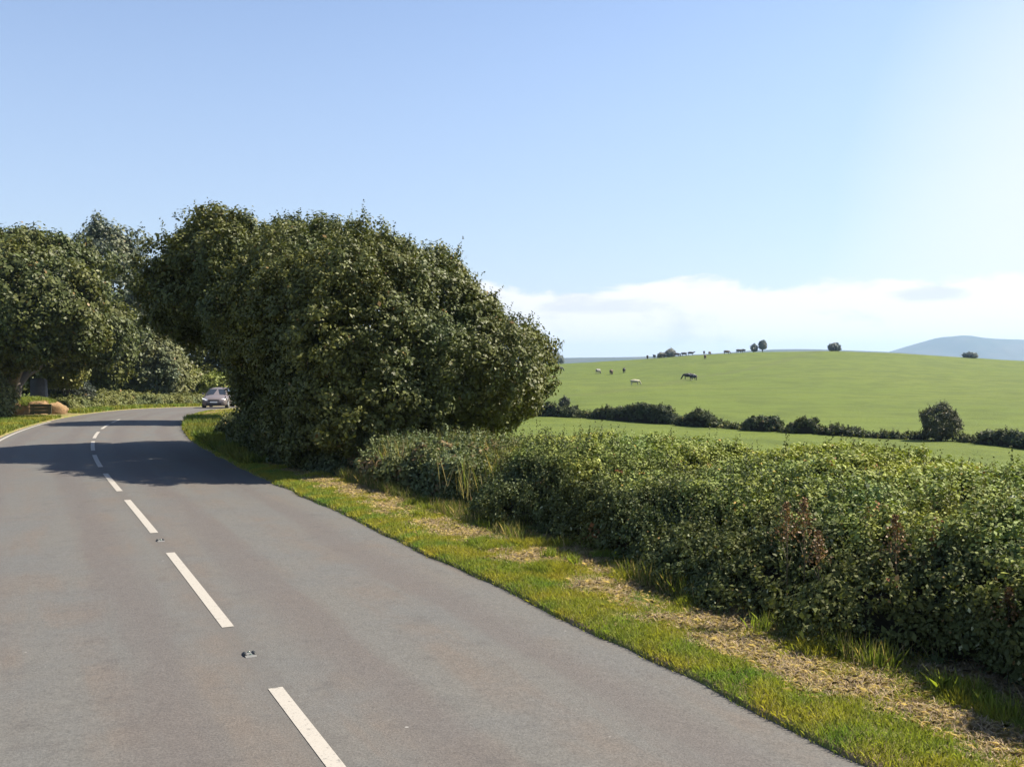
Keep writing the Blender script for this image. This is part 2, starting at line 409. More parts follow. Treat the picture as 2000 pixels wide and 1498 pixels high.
# ------------------------------------------------------------------ foliage
def rand_unit(n):
    v = rng.normal(size=(n, 3)); return v / np.linalg.norm(v, axis=1)[:, None]
def leaf_quads(P, N, size, elong=1.7):
    """one folded-flat pointed leaf quad per point, lying across normal N"""
    n = len(P); a = rand_unit(n); a -= (a * N).sum(1)[:, None] * N; a /= np.linalg.norm(a, axis=1)[:, None] + 1e-9
    b = np.cross(N, a); s = size[:, None] * 0.5
    droop = N * s * 0.25
    V = np.stack([P - a * s * elong, P - b * s + droop, P + a * s * elong, P + b * s + droop], 1)
    return V.reshape(-1, 3)
def leaf_colors(n, base, P, scale, seed, tint=0.35, extra=None):
    base = np.array(base)
    f = fbm(P[:, 0] / scale, P[:, 1] / scale, P[:, 2] / scale + seed, 3)
    f = np.clip((f - 0.5) * 3.2, -1, 1)
    warm = np.array([1.30, 1.16, 0.80]); cool = np.array([0.70, 0.85, 1.05])
    k = f[:, None] * tint / 0.35
    c = base * np.where(k > 0, 1 + (warm - 1) * k, 1 + (1 - cool) * k)
    c = c * (1 + rng.normal(0, 0.22, n))[:, None].clip(0.45, 1.7)
    dead = rng.random(n) < 0.006
    c[dead] = np.array([0.20, 0.13, 0.05]) * rng.uniform(0.6, 1.3, dead.sum())[:, None]
    if extra is not None: c = extra(c, P)
    return c.clip(0.002, 0.9)
def ell_clumps(ells, n, rough=0.16, scale=1.3, seed=0, inner=0.25):
    """clump centres + outward normals on the ragged surface of a union of ellipsoids"""
    E = np.array(ells, float); ar = (E[:, 3] * E[:, 4] * E[:, 5]) ** (2 / 3.)
    k = rng.choice(len(E), size=int(n * 1.8), p=ar / ar.sum())
    d = rand_unit(len(k)); c = E[k, :3]; r = E[k, 3:6]
    depth = np.where(rng.random(len(k)) < inner, rng.uniform(0.45, 0.9, len(k)), rng.uniform(0.9, 1.03, len(k)))
    P = c + d * r
    q = (fbm(P[:, 0] / scale, P[:, 1] / scale, P[:, 2] / scale + seed * 7.3, 3) - 0.5) * 2 * rough * 2
    P = c + d * r * (depth + q)[:, None]
    N = d / r; N /= np.linalg.norm(N, axis=1)[:, None]
    keep = np.ones(len(k), bool)
    for j in range(len(E)):
        t = (((P - E[j, :3]) / E[j, 3:6]) ** 2).sum(1) < (0.72) ** 2
        keep &= ~(t & (k != j))
    P, N = P[keep][:n], N[keep][:n]
    return P, N
def foliage_mesh(name, C, N, per, crad, size, base, seed=0, tint=0.35, zmin=None, updown=0.35, extra=None, cscale=1.6):
    n = len(C) * per
    i = np.repeat(np.arange(len(C)), per)
    cr = (crad * rng.uniform(0.6, 1.35, len(C)))[i]
    off = rng.normal(size=(n, 3)); off /= np.linalg.norm(off, axis=1)[:, None]; off *= (rng.random(n) ** 0.45 * cr)[:, None]
    off[:, 2] *= 0.8
    P = C[i] + off
    if zmin is not None:
        g = zmin(P[:, 0], P[:, 1]) if callable(zmin) else zmin
        ok = P[:, 2] > g; P = P[ok]; i = i[ok]; off = off[ok]
    n = len(P)
    od = off / (np.linalg.norm(off, axis=1)[:, None] + 1e-6)
    nn = N[i] * 0.55 + od * 0.55 + rand_unit(n) * 0.75 + np.array([0, 0, updown])
    nn /= np.linalg.norm(nn, axis=1)[:, None]
    sz = size * rng.uniform(0.6, 1.25, n) * np.where(rng.random(n) < .12, 1.6, 1.0)
    colr = leaf_colors(n, base, P, cscale, seed, tint, extra)
    return np_mesh(name, leaf_quads(P, nn, sz), 4, colr), n
def shoots(C, N, n, length, size, base, seed, per=20, up=0.8):
    """leafy twigs standing out of the crown"""
    idx = rng.choice(len(C), n); P0 = C[idx]; D = N[idx] * 0.7 + rand_unit(n) * 0.25 + np.array([0, 0, up]); D /= np.linalg.norm(D, axis=1)[:, None]
    L = length * rng.uniform(0.4, 1.3, n)
    t = np.tile(np.linspace(0.05, 1, per), n); i = np.repeat(np.arange(n), per)
    P = P0[i] + D[i] * (L[i] * t)[:, None] + rng.normal(0, 0.03, (n * per, 3)) * (size / 0.07)
    nn = rand_unit(n * per) + np.array([0, 0, .5]); nn /= np.linalg.norm(nn, axis=1)[:, None]
    sz = size * (1.1 - 0.5 * t) * rng.uniform(.7, 1.2, n * per)
    return leaf_quads(P, nn, sz), leaf_colors(n * per, base, P, 1.5, seed)
def mesh_join(name, V1, c1, V2, c2):
    return np_mesh(name, np.concatenate([V1, V2]), 4, np.concatenate([c1, c2]))
def tube_mesh(name, paths, sides=8):
    """paths: list of [(x,y,z,r),...] -> one mesh of tapering limbs"""
    bm = bmesh.new()
    for P in paths:
        prev = None
        for k, (x, y, z, r) in enumerate(P):
            a = Vector(P[min(k + 1, len(P) - 1)][:3]) - Vector(P[max(k - 1, 0)][:3]); a.normalize()
            q = a.to_track_quat('Z', 'Y')
            ring = []
            for j in range(sides):
                t = 2 * math.pi * j / sides; rr = r * (1 + 0.15 * math.sin(3 * t + k))
                ring.append(bm.verts.new(Vector((x, y, z)) + q @ Vector((rr * math.cos(t), rr * math.sin(t), 0))))
            if prev:
                for j in range(sides): bm.faces.new((prev[j], prev[(j + 1) % sides], ring[(j + 1) % sides], ring[j]))
            prev = ring
        bm.faces.new(prev)
    me = bpy.data.meshes.new(name); bm.to_mesh(me); bm.free()
    me.polygons.foreach_set('use_smooth', np.full(len(me.polygons), True))
    return me
def limb(p0, p1, r0, r1, n=6, wob=0.12, seed=0):
    rnd = random.Random(seed); p0 = Vector(p0); p1 = Vector(p1); L = (p1 - p0).length; out = []
    for k in range(n + 1):
        t = k / n; p = p0.lerp(p1, t)
        if 0 < k: p += Vector((rnd.uniform(-1, 1), rnd.uniform(-1, 1), rnd.uniform(-.5, .5))) * wob * L * 0.3 * math.sin(t * math.pi * .9)
        out.append((p.x, p.y, p.z, r0 + (r1 - r0) * t))
    return out
def make_tree(name, loc, ells, trunks, leaf, base, nclump, per, crad, label, cat, group=None, seed=0, nshoot=120, slen=0.5, rough=0.16, tint=0.35, mat=None, inner=0.25, scale=1.3, updown=.35, extra=None):
    """ells in world coordinates; the Empty stands at loc on the ground"""
    root = empty(name, loc, label, cat, group)
    C, N = ell_clumps(ells, nclump, rough, scale, seed, inner)
    zg = Gz(C[:, 0], C[:, 1]); ok = C[:, 2] > zg + 0.05; C, N = C[ok], N[ok]
    L = np.array(loc)
    me, n = foliage_mesh('crown', C, N, per, crad, leaf, base, seed, tint, updown=updown, extra=extra)
    V = np.empty(len(me.vertices) * 3, np.float32); me.vertices.foreach_get('co', V); V = V.reshape(-1, 3)
    cc = np.empty(len(me.vertices) * 4, np.float32); me.color_attributes['Col'].data.foreach_get('color', cc); cc = cc.reshape(-1, 4)[::4, :3]
    bpy.data.meshes.remove(me)
    if nshoot:
        outer = N[:, 2] > -0.1
        V2, c2 = shoots(C[outer], N[outer], nshoot, slen, leaf, base, seed)
        V = np.concatenate([V, V2]); cc = np.concatenate([cc, c2])
    me = np_mesh('crown', V - L, 4, cc)
    link_mesh('crown', me, mat or M_LEAF, root)
    if trunks:
        paths = [[(x - L[0], y - L[1], z - L[2], r) for x, y, z, r in p] for p in trunks]
        link_mesh('trunk', tube_mesh('trunk', paths), M_BARK, root)
    return root
def crown_limbs(base_pt, ells, r, seed=0, fork=0.35, extra=3):
    """a forking trunk that reaches into every ellipsoid"""
    rnd = random.Random(seed); bp_ = Vector(base_pt); out = []
    for k, e in enumerate(ells):
        c = Vector(e[:3]); f = bp_.lerp(Vector((c.x, c.y, c.z)), fork)
        f.x = bp_.x + (f.x - bp_.x) * .5; f.y = bp_.y + (f.y - bp_.y) * .5
        out.append(limb(bp_ - Vector((0, 0, .15)), f, r, r * .7, 4, .06, seed) + limb(f, c, r * .62, r * .25, 5, .2, seed + k)[1:])
        for q in range(extra):
            d = Vector((rnd.uniform(-1, 1), rnd.uniform(-1, 1), rnd.uniform(-.1, 1))).normalized()
            e2 = c + Vector((d.x * e[3], d.y * e[4], d.z * e[5])) * .85
            out.append(limb(f.lerp(c, rnd.uniform(.3, 1)), e2, r * .25, r * .05, 6, .25, seed + 10 * q + k))
    return out

GREEN_BUSH = (0.086, 0.096, 0.029)
GREEN_OAK = (0.074, 0.084, 0.024)
PALE = (0.10, 0.15, 0.075)

# huge rounded bush on the right of the road
bush_e = [(-3.6, 24, 3.1, 2.7, 3.2, 2.35), (-1.3, 24.2, 2.35, 2.2, 2.8, 1.55), (-2.8, 24.2, 3.1, 2.2, 2.6, 2.05), (-3.4, 22.9, 1.6, 2.2, 2.2, 1.8), (-5.1, 26, 3.7, 2.7, 3.2, 2.3), (-5.0, 25.4, 1.7, 2.1, 2.6, 2.0), (-1.9, 24.4, 1.7, 1.8, 2.3, 1.6), (-6.0, 28.0, 4.5, 1.9, 2.4, 1.6), (-5.6, 28.2, 1.9, 1.7, 2.4, 2.2)]
bx, by = -3.4, 24.6
make_tree('rounded_bush', (bx, by, gz(bx, by)), bush_e, crown_limbs((bx, by, gz(bx, by)), bush_e, 0.16, 3, .2) , 0.052, GREEN_BUSH, 9500, 50, 0.22,
          'huge dense rounded bush beside the road at the far end of the low hedge', 'bush', seed=1, nshoot=1300, slen=0.42, rough=0.155, scale=.8)
# taller tree behind it, arching over the road
arch_e = [(-8.0, 28.4, 4.75, 2.2, 2.7, 1.75), (-9.2, 29.4, 4.2, 1.6, 2.1, 1.2), (-8.4, 29.6, 5.7, 1.2, 1.5, 1.0), (-6.4, 30, 5.0, 1.9, 2.6, 1.7), (-6.2, 29.4, 2.5, 1.1, 1.9, 2.2), (-9.9, 30.2, 5.0, .85, 1.1, .65)]
tx, ty = -7.0, 29.4
make_tree('roadside_tree', (tx, ty, gz(tx, ty)), arch_e, crown_limbs((tx, ty, gz(tx, ty)), arch_e, 0.20, 5, .35), 0.062, GREEN_OAK, 4600, 46, 0.25,
          'leafy tree arching out over the road, behind the left side of the huge rounded bush', 'tree', seed=2, nshoot=500, slen=0.5, rough=0.34, scale=.75)

e3 = [(-12.3, 44.5, 5.4, 2.6, 2.6, 2.1), (-10.6, 45, 4.6, 2.6, 2.6, 2.0), (-11.3, 45.2, 6.9, 1.8, 2, 1.3)]
make_tree('roadside_tree', (-11.0, 45, gz(-11.0, 45)), e3, crown_limbs((-11.0, 45, gz(-11.0, 45)), e3, 0.20, 6, .35), 0.11, GREEN_OAK, 1500, 34, 0.36,
          'dark tree right of the road, just visible beneath the arching tree', 'tree', seed=9, nshoot=60, slen=0.5, rough=0.2)
# left of the road
oak_e = [(-28.5, 52, 6.5, 6.0, 6, 3.1), (-23.6, 48, 5.5, 3.4, 3, 2.2), (-25.8, 51, 7.4, 3.2, 4, 1.6), (-22.8, 48, 4.2, 2.5, 2.6, 1.5), (-27, 48.8, 3.9, 4.4, 2.6, 2.0), (-26, 57, 3.8, 3.2, 2.0, 2.0)]
make_tree('oak_tree', (-27.5, 53, gz(-27.5, 53)), oak_e, crown_limbs((-27.5, 53, gz(-27.5, 53)), oak_e, 0.38, 8, .4), 0.12, GREEN_OAK, 4600, 42, 0.46,
          'broad dark green tree with spreading layered crown on the left side of the road', 'tree', seed=3, nshoot=200, slen=.6, rough=0.24, scale=1.5)
def bg_tree(name, px, Y, w, ztop, zbot, label, cat, base=PALE, leaf=0.22, n=900, per=26, crad=.6, seed=0, rough=.22, dpt=None, tr=0.2, group=None, sh=60, trunk=True):
    x, y, z = at(px, Y); r = w / 2; h = ztop - zbot; d = dpt or r
    e = [(x, y, zbot + h * .5, r, d, h * .5), (x - r * .45, y - .3 * d, zbot + h * .36, r * .62, d * .6, h * .36), (x + r * .45, y - .2 * d, zbot + h * .40, r * .58, d * .6, h * .38), (x + r * .1, y, zbot + h * .72, r * .55, d * .6, h * .3)]
    return make_tree(name, (x, y, z), e, crown_limbs((x, y, z), e[:4], tr, seed, .3, 2) if trunk else None, leaf * .72, base, n, int(per * 1.8), crad, label, cat, group, seed=seed, nshoot=sh, slen=crad * 1.3, rough=rough, scale=1.8)
bg_tree('tall_tree', 205, 84, 6.8, 13.8, 4.5, 'tall grey-green tree with thin crown rising behind the broad dark tree', 'tree', (0.085, 0.10, 0.065), .26, 520, 22, .75, 11, .35)
bg_tree('tree', 292, 92, 8, 9.6, 2.0, 'olive green tree filling the gap between the two big crowns over the road', 'tree', (0.08, 0.09, 0.035), .25, 900, 24, .75, 12, .25)
bg_tree('round_bush', 285, 86, 7.2, 5.6, -1.4, 'pale olive rounded bush behind the bend, under the gap in the trees', 'bush', (0.11, 0.12, 0.055), .2, 900, 26, .5, 13, .12)
bg_tree('tree', 400, 104, 12, 9.5, -1.5, 'dark tree beyond the bend, seen under the arching crown behind the car', 'tree', GREEN_OAK, .28, 1200, 24, .8, 14, .2)
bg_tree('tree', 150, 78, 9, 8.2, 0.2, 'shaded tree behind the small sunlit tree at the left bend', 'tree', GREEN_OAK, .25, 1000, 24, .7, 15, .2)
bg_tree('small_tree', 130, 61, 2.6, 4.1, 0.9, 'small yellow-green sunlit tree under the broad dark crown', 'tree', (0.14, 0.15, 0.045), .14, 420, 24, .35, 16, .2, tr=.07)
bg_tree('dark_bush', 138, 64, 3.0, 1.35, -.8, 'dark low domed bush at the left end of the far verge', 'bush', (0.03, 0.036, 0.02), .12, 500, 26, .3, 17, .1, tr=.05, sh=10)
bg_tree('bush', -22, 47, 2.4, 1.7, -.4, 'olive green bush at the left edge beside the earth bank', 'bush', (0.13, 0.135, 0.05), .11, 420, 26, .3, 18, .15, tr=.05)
bg_tree('bush', 330, 93, 7, 2.2, -1.9, 'grassy green bush low behind the far verge', 'bush', (0.15, 0.165, 0.06), .18, 700, 24, .45, 19, .15, tr=.05)
bg_tree('bush', 432, 92, 3.6, 1.3, -1.9, 'bright green bush just behind the car', 'bush', (0.20, 0.23, 0.06), .16, 400, 24, .35, 20, .15, tr=.05)
bg_tree('tree', -60, 75, 16, 10, 0, 'dark tree at the far left edge, mostly hidden behind the broad crown', 'tree', GREEN_OAK, .3, 900, 24, .9, 21, .2)
bg_tree('sapling', 520, 30.2, 1.2, 2.3, .15, 'small bright leafy sapling at the foot of the arching tree', 'tree', (0.16, 0.18, 0.05), .09, 110, 22, .2, 22, .25, tr=.03, sh=20)

# ------------------------------------------------------------------ banks and hedges along a line
def line_hedge(name, pts, wid, height, leaf, base, dens, per, crad, label, cat, seed=0, mat=None, group=None, zg=None, extra=None, sh=0, slen=.3, core=True, front_bulge=0.0, tint=.35, updown=.35, cscale=1.6, tilt=0.0, lump=.38, thin=False, sprigs=0, lean=0.0):
    """pts: [(x,y)], wid/height: arrays along the line (interpolated). A hump of foliage with an added dark core that blocks light."""
    P = np.array(pts, float); seg = np.r_[0, np.cumsum(np.hypot(*np.diff(P, axis=0).T))]; L = seg[-1]
    tn = np.linspace(0, L, len(wid)); zg = zg or Gz
    def along(s):
        x = np.interp(s, seg, P[:, 0]); y = np.interp(s, seg, P[:, 1])
        x2 = np.interp(np.clip(s + .5, 0, L), seg, P[:, 0]); y2 = np.interp(np.clip(s + .5, 0, L), seg, P[:, 1])
        x1 = np.interp(np.clip(s - .5, 0, L), seg, P[:, 0]); y1 = np.interp(np.clip(s - .5, 0, L), seg, P[:, 1])
        tx, ty = x2 - x1, y2 - y1; l = np.hypot(tx, ty) + 1e-9
        return x, y, ty / l, -tx / l
    def surf(s, a, k=1.0):       # a in [0,pi]: round the section; superellipse
        w_ = np.interp(s, tn, wid) * .5; h = np.interp(s, tn, height)
        n_ = fbm(s * .9 + seed, np.asarray(a) * 1.6, seed, 3) - .5
        endf = np.sqrt(np.clip(np.minimum(s, L - s) / (0.5 * np.minimum(w_.mean(), L / 2)) + .02, 0, 1))
        ca, sa = np.cos(a), np.sin(a); e = .62
        q = (1 + n_ * lump) * k * (0.35 + .65 * endf)
        u = np.sign(ca) * np.abs(ca) ** e * w_ * q; z = np.abs(sa) ** e * h * q * (1 + tilt * ca); u = u + lean * z
        x, y, nx, ny = along(s)
        return x + nx * u, y + ny * u, z, nx, ny, ca, sa
    n = int(dens * L * (np.mean(wid) * .9 + 2 * np.mean(height)))
    s = rng.random(n) * L; a = rng.random(n) * math.pi
    k = np.where(rng.random(n) < .25, rng.uniform(.7, .95, n), rng.uniform(.93, 1.03, n))
    x, y, z, nx, ny, ca, sa = surf(s, a, k)
    C = np.stack([x, y, zg(x, y) + z], 1)
    N = np.stack([nx * ca, ny * ca, sa * .9 + .05], 1); N /= np.linalg.norm(N, axis=1)[:, None]
    if thin:       # front leaves thinned so the dark inner shell shows as shade
        fr = ca < -.35; hole = fbm(s / .32 + 3, z / .25, seed, 2)
        keep = ~(fr & (hole < .53) & (rng.random(n) < .6)); C, N, sa, ca = C[keep], N[keep], sa[keep], ca[keep]
    x0, y0 = P[len(P) // 2]; z0 = float(np.asarray(zg(np.array([x0]), np.array([y0])))[0]); loc = np.array([x0, y0, z0])
    me, _ = foliage_mesh(name, C, N, per, crad, leaf, base, seed, tint, extra=extra, updown=updown, cscale=cscale, zmin=lambda X_, Y_: zg(X_, Y_) + .01)
    V = np.empty(len(me.vertices) * 3, np.float32); me.vertices.foreach_get('co', V); V = V.reshape(-1, 3)
    cc = np.empty(len(me.vertices) * 4, np.float32); me.color_attributes['Col'].data.foreach_get('color', cc); cc = cc.reshape(-1, 4)[::4, :3]
    bpy.data.meshes.remove(me)
    if sh:
        topm = sa > .35
        V2, c2 = shoots(C[topm], N[topm], sh, slen, leaf, base, seed)
        V = np.concatenate([V, V2]); cc = np.concatenate([cc, c2])
    if sprigs:
        fm = (ca < -.2) & (sa > .15)
        V2, c2 = shoots(C[fm], N[fm] * .7, sprigs, .34, leaf * 1.15, tuple(np.array(base) * 1.05), seed, per=16, up=1.4)
        V = np.concatenate([V, V2]); cc = np.concatenate([cc, c2])
    root = empty(name, tuple(loc), label, cat, group)
    link_mesh('foliage', np_mesh('foliage', V - loc, 4, cc), mat or M_HEDGE, root)
    if core:  # solid shell added to stop light and darken the hedge inside
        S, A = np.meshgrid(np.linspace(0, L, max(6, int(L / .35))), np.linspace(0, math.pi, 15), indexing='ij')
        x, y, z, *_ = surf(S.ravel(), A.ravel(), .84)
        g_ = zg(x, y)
        me = grid_mesh('shade_shell', (x - loc[0]).reshape(S.shape), (y - loc[1]).reshape(S.shape), (g_ + z * 1.0 - .03 - loc[2]).reshape(S.shape))
        link_mesh('shade_shell', me, M_CORE, root)
    return root
def along_road(s0, s1, o, n=40):
    s = np.linspace(s0, s1, n); x, y = rp(s, o + 0 * s); return list(zip(x, y))
zroad = lambda x, y: zr(np.asarray(y, float)) + .05

# the long near hedge
def rust_and_lit_top(c, P):
    f = fbm(P[:, 0] / .35, P[:, 1] / .35, P[:, 2] / .35, 2)
    up = sst(.84, 1.10, P[:, 2] - zr(P[:, 1]) + (fbm(P[:, 0] / .5, P[:, 1] / .5) - .5) * .5)[:, None]      # leaf colour brightened by height, painting sunlight onto the top
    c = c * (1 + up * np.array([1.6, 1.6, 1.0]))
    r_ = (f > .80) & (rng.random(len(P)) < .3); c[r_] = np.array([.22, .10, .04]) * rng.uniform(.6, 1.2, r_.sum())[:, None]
    pale = rng.random(len(P)) < .012; c[pale] = (.34, .36, .22)
    return c
sA, sB = s_at_y(-3.5), s_at_y(15.4)
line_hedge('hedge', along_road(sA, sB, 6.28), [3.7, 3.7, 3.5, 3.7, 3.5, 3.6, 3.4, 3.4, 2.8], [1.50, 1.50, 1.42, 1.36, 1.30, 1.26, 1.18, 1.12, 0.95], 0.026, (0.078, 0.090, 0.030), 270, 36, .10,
           'long low bramble hedge with flat sunlit top and dark front, beside the near grass verge', 'hedge', seed=5, zg=zroad, extra=rust_and_lit_top, sh=1500, slen=.25, tint=.4, cscale=.9, tilt=.17, lump=.6, thin=True, sprigs=1500, lean=.38)
# lower brownish weeds between hedge and bush
def brownish(c, P):
    f = fbm(P[:, 0] / .6, P[:, 1] / .6, P[:, 2] / .5, 2)
    r_ = (f > .56) & (rng.random(len(P)) < .5); c[r_] = np.array([.20, .14, .07]) * rng.uniform(.6, 1.3, r_.sum())[:, None]
    return c
line_hedge('weed_patch', along_road(s_at_y(13.6), s_at_y(19.9), 5.95), [1.9, 2.6, 3.0, 2.6], [.75, .88, .80, .60], 0.05, (0.13, 0.145, 0.06), 120, 24, .12,
           'low patch of brownish green weeds between the long hedge and the huge bush', 'weeds', seed=6, zg=zroad, extra=brownish, sh=700, slen=.30, lump=.6)
line_hedge('scrub', along_road(s_at_y(18.8), s_at_y(33), 4.75), [1.2, 1.7, 1.9, 1.6, 1.4], [.35, .65, .7, .7, .5], 0.06, (0.085, 0.10, 0.045), 75, 24, .15,
           'shaded knee-high scrub along the foot of the huge rounded bush', 'scrub', seed=7, zg=zroad, sh=500, slen=.28, lump=.7)
# bank beyond the far bend
line_hedge('bank_hedge', along_road(s_at_y(58), s_at_y(84) + 22, -6.4), [3.4, 3.8, 3.6, 4.2, 4.6], [.55, .95, .7, 1.1, 1.5], 0.09, (0.115, 0.125, 0.045), 20, 34, .34,
           'olive grassy bank hedge running round the outside of the far bend', 'hedge', seed=8, zg=zroad, sh=500, slen=.45, lump=.8)

# hedges and bushes across the field
def field_hedge(px0, Y0, px1, Y1, h, label, wid=1.6, lump=.9, base=(0.066, 0.078, 0.036), seed=0, cat='hedge', name='field_hedge', dens=12, group='hedges across the field'):
    n = 14; px = np.linspace(px0, px1, n); Yv = np.linspace(Y0, Y1, n); x = (px - 1000) / F * Yv
    return line_hedge(name, list(zip(x, Yv)), [wid * .8] * len(h), [q * .74 for q in h], .09, base, dens * 1.3, 30, .2, label, cat, seed=seed, group=group, sh=90 if lump > .3 else 5, slen=.3, lump=lump)
field_hedge(1000, 88, 1128, 84, [1.5, 1.5, 1.35, 1.1], 'dark field hedge starting behind the right edge of the huge bush', seed=30)
field_hedge(1122, 84.5, 1172, 83, [.4, .55, .4], 'low paler green stretch of field hedge in the gap left of the arched hedge', base=(.10, .115, .05), seed=31)
field_hedge(1164, 83, 1338, 76, [.9, 1.5, 1.95, 1.6, .5], 'dark field hedge with an arched top, its right end dipping low', seed=32)
field_hedge(1326, 75.5, 1412, 72, [.6, 1.3, 1.2, .4], 'short dark field hedge left of the square-cut hedge block', seed=33)
field_hedge(1405, 72, 1462, 70, [.2, .28, .18], 'sparse weedy stretch of field boundary just left of the square-cut block', base=(.13, .14, .06), seed=34, wid=.9)
field_hedge(1458, 70, 1527, 68.5, [1.25, 1.28, 1.25], 'square-cut dark hedge block standing in the field boundary', seed=35, wid=1.9, lump=.12)
field_hedge(1527, 68, 1600, 66.5, [.3, .8, 1.45, 1.0], 'dark bush-like hedge rising to its right, next to the square-cut block', seed=36)
field_hedge(1596, 66, 1690, 64, [.45, .75, .5, .35], 'low ragged hedge right of the rising dark bush', seed=37, base=(.06, .068, .035))
field_hedge(1685, 63.5, 1810, 61.5, [.22, .35, .30, .35], 'very low weedy hedge running up to the lone field bush', seed=38, base=(.075, .085, .04), wid=1.1)
field_hedge(1870, 60, 1930, 58, [.3, .22, .3], 'thin weedy boundary strip right of the lone field bush', seed=39, base=(.08, .09, .04), wid=.9)
field_hedge(1920, 58, 2120, 52, [1.0, 1.15, 1.2, 1.2], 'dark hedge at the right edge of the picture across the field', seed=40)
x_, y_, z_ = at(1838, 61)
bg_tree('field_bush', 1838, 60.8, 2.15, z_ + 2.3, z_ - .05, 'lone rounded dark bush standing in the field boundary at right', 'bush', (0.07, 0.075, 0.042), .09, 300, 20, .26, 45, .38, tr=.06, sh=160)
x_, y_, z_ = at(1102, 100)
bg_tree('small_bush', 1102, 100, .95, z_ + .95, z_ + .02, 'small dark bush in the pasture above the left end of the field hedge', 'bush', (0.04, 0.045, 0.03), .11, 60, 20, .2, 46, .15, tr=.03, sh=6)
# trees on the skyline
def crest_tree(px, Y, w, h, label, seed, base=(.15, .17, .16), stem=0.0, cat='tree', name='skyline_tree', lift=0.0):  # default base is lightened to paint distance haze into the leaves
    x, y, z = at(px, Y); z += lift
    return bg_tree(name, px, Y, w, z + h, z + stem, label, cat, base, .3, 150, 20, .5, seed, .22, tr=.15, group='trees on the skyline', sh=14)
crest_tree(1489, 306, 1.9, 3.6, 'taller of the two slim trees on the hill crest', 50, stem=1.1)
crest_tree(1472.5, 306, 1.4, 2.2, 'shorter leaning tree left of the taller slim tree on the hill crest', 51, stem=.6)
crest_tree(1629, 303, 3.3, 2.3, 'squat round tree alone on the middle of the hill crest', 52)
crest_tree(1894, 300, 4.0, 1.4, 'low flat dark bush on the right of the hill crest', 53, cat='bush', name='skyline_bush')
crest_tree(1308, 306, 2.6, 2.4, 'pale grey bare-looking bush among the cattle on the crest', 54, base=(.22, .22, .20), cat='bush', name='skyline_bush')
crest_tree(1291, 305, 1.6, 1.4, 'tiny pale bush just left of the pale grey bush on the crest', 55, base=(.20, .20, .18), cat='bush', name='skyline_bush')
crest_tree(1080, 300, 6.0, 3.4, 'bluish conical tree on the skyline at the right edge of the huge bush', 56)

# ------------------------------------------------------------------ grass
def blades(P, h, wid, lean, cols, name, mat=M_GRASS):
    n = len(P); th = rng.random(n) * 2 * math.pi; d = np.stack([np.cos(th), np.sin(th), 0 * th], 1)
    ph = rng.random(n) * 2 * math.pi; ld = np.stack([np.cos(ph), np.sin(ph), 0 * ph], 1)
    tip = P + ld * (h * lean)[:, None] + np.array([0, 0, 1.0]) * (h * np.sqrt(np.clip(1 - lean ** 2, .02, 1)))[:, None]
    mid = P + (tip - P) * .5 + np.array([0, 0, 1.0]) * (h * lean * .22)[:, None]
    a = d * wid[:, None] * .5
    V = np.stack([P - a, P + a, mid + a * .8, tip, mid - a * .8], 1).reshape(-1, 3)
    return np_mesh(name, V, 5, cols)
def verge_profile(o):
    return np.interp(o, [3.0, 3.03, 3.3, 3.8, 4.3, 4.9, 5.5, 6.3], [-.03, .035, .075, .085, .09, .10, .09, .05])
def verge_grass(s0, s1, n, scale, side=1):
    s = rng.random(n) * (s1 - s0) + s0
    o = 3.0 + rng.random(n) ** .95 * 2.4
    f = fbm(s * 1.1, o * 1.6, 0, 3); f2 = fbm(s * 3.3 + 9, o * 3.3, 0, 2); tuft = fbm(s * 2.3 + 40, o * 2.3 + 4, 0, 2)
    edge = sst(3.75, 3.25, o + (fbm(s * 1.7, s * 0) - .5) * .5)
    green = np.clip(edge * 1.2 + sst(.44, .60, f) * .72 + sst(.52, .66, f2) * .7, 0, 1)
    isg = rng.random(n) < green * .93 + .07
    keep = isg | (rng.random(n) < .85); s, o, isg, tuft, edge, f2 = s[keep], o[keep], isg[keep], tuft[keep], edge[keep], f2[keep]; n = len(s)
    x, y = rp(s, o * side + (fbm(s * 1.1, s * 0 + 3) - .5) * .16 * (o < 3.4))
    z = zr(y) + verge_profile(o) - .005
    P = np.stack([x, y, z], 1)
    h = np.where(isg, (.025 + .035 * rng.random(n) + .02 * edge + .10 * sst(.62, .80, tuft) * (o > 3.6)) , .05 + .07 * rng.random(n))
    lean = np.where(isg, rng.uniform(.2, .9, n), rng.uniform(.88, .995, n))
    cg = np.array([.215, .230, .042]) * rng.uniform(.6, 1.35, n)[:, None] * (1 + (f2 - .5)[:, None] * np.array([1.0, .3, 0]))
    cs = np.array([.42, .32, .22]) * rng.uniform(.5, 1.25, n)[:, None]
    c = np.where(isg[:, None], cg, cs)
    wid = scale * rng.uniform(.6, 1.3, n)
    me = blades(P, h * (1 + .0 * n), wid, lean, c, 'verge_grass')
    return tag(link_mesh('verge_grass', me, M_GRASS), 'bright green and straw coloured mown grass on the verge', 'grass', kind='stuff')
verge_grass(s_at_y(1), s_at_y(12), 190000, .006)
verge_grass(s_at_y(12), s_at_y(24), 110000, .010)
verge_grass(s_at_y(24), s_at_y(60), 60000, .022)
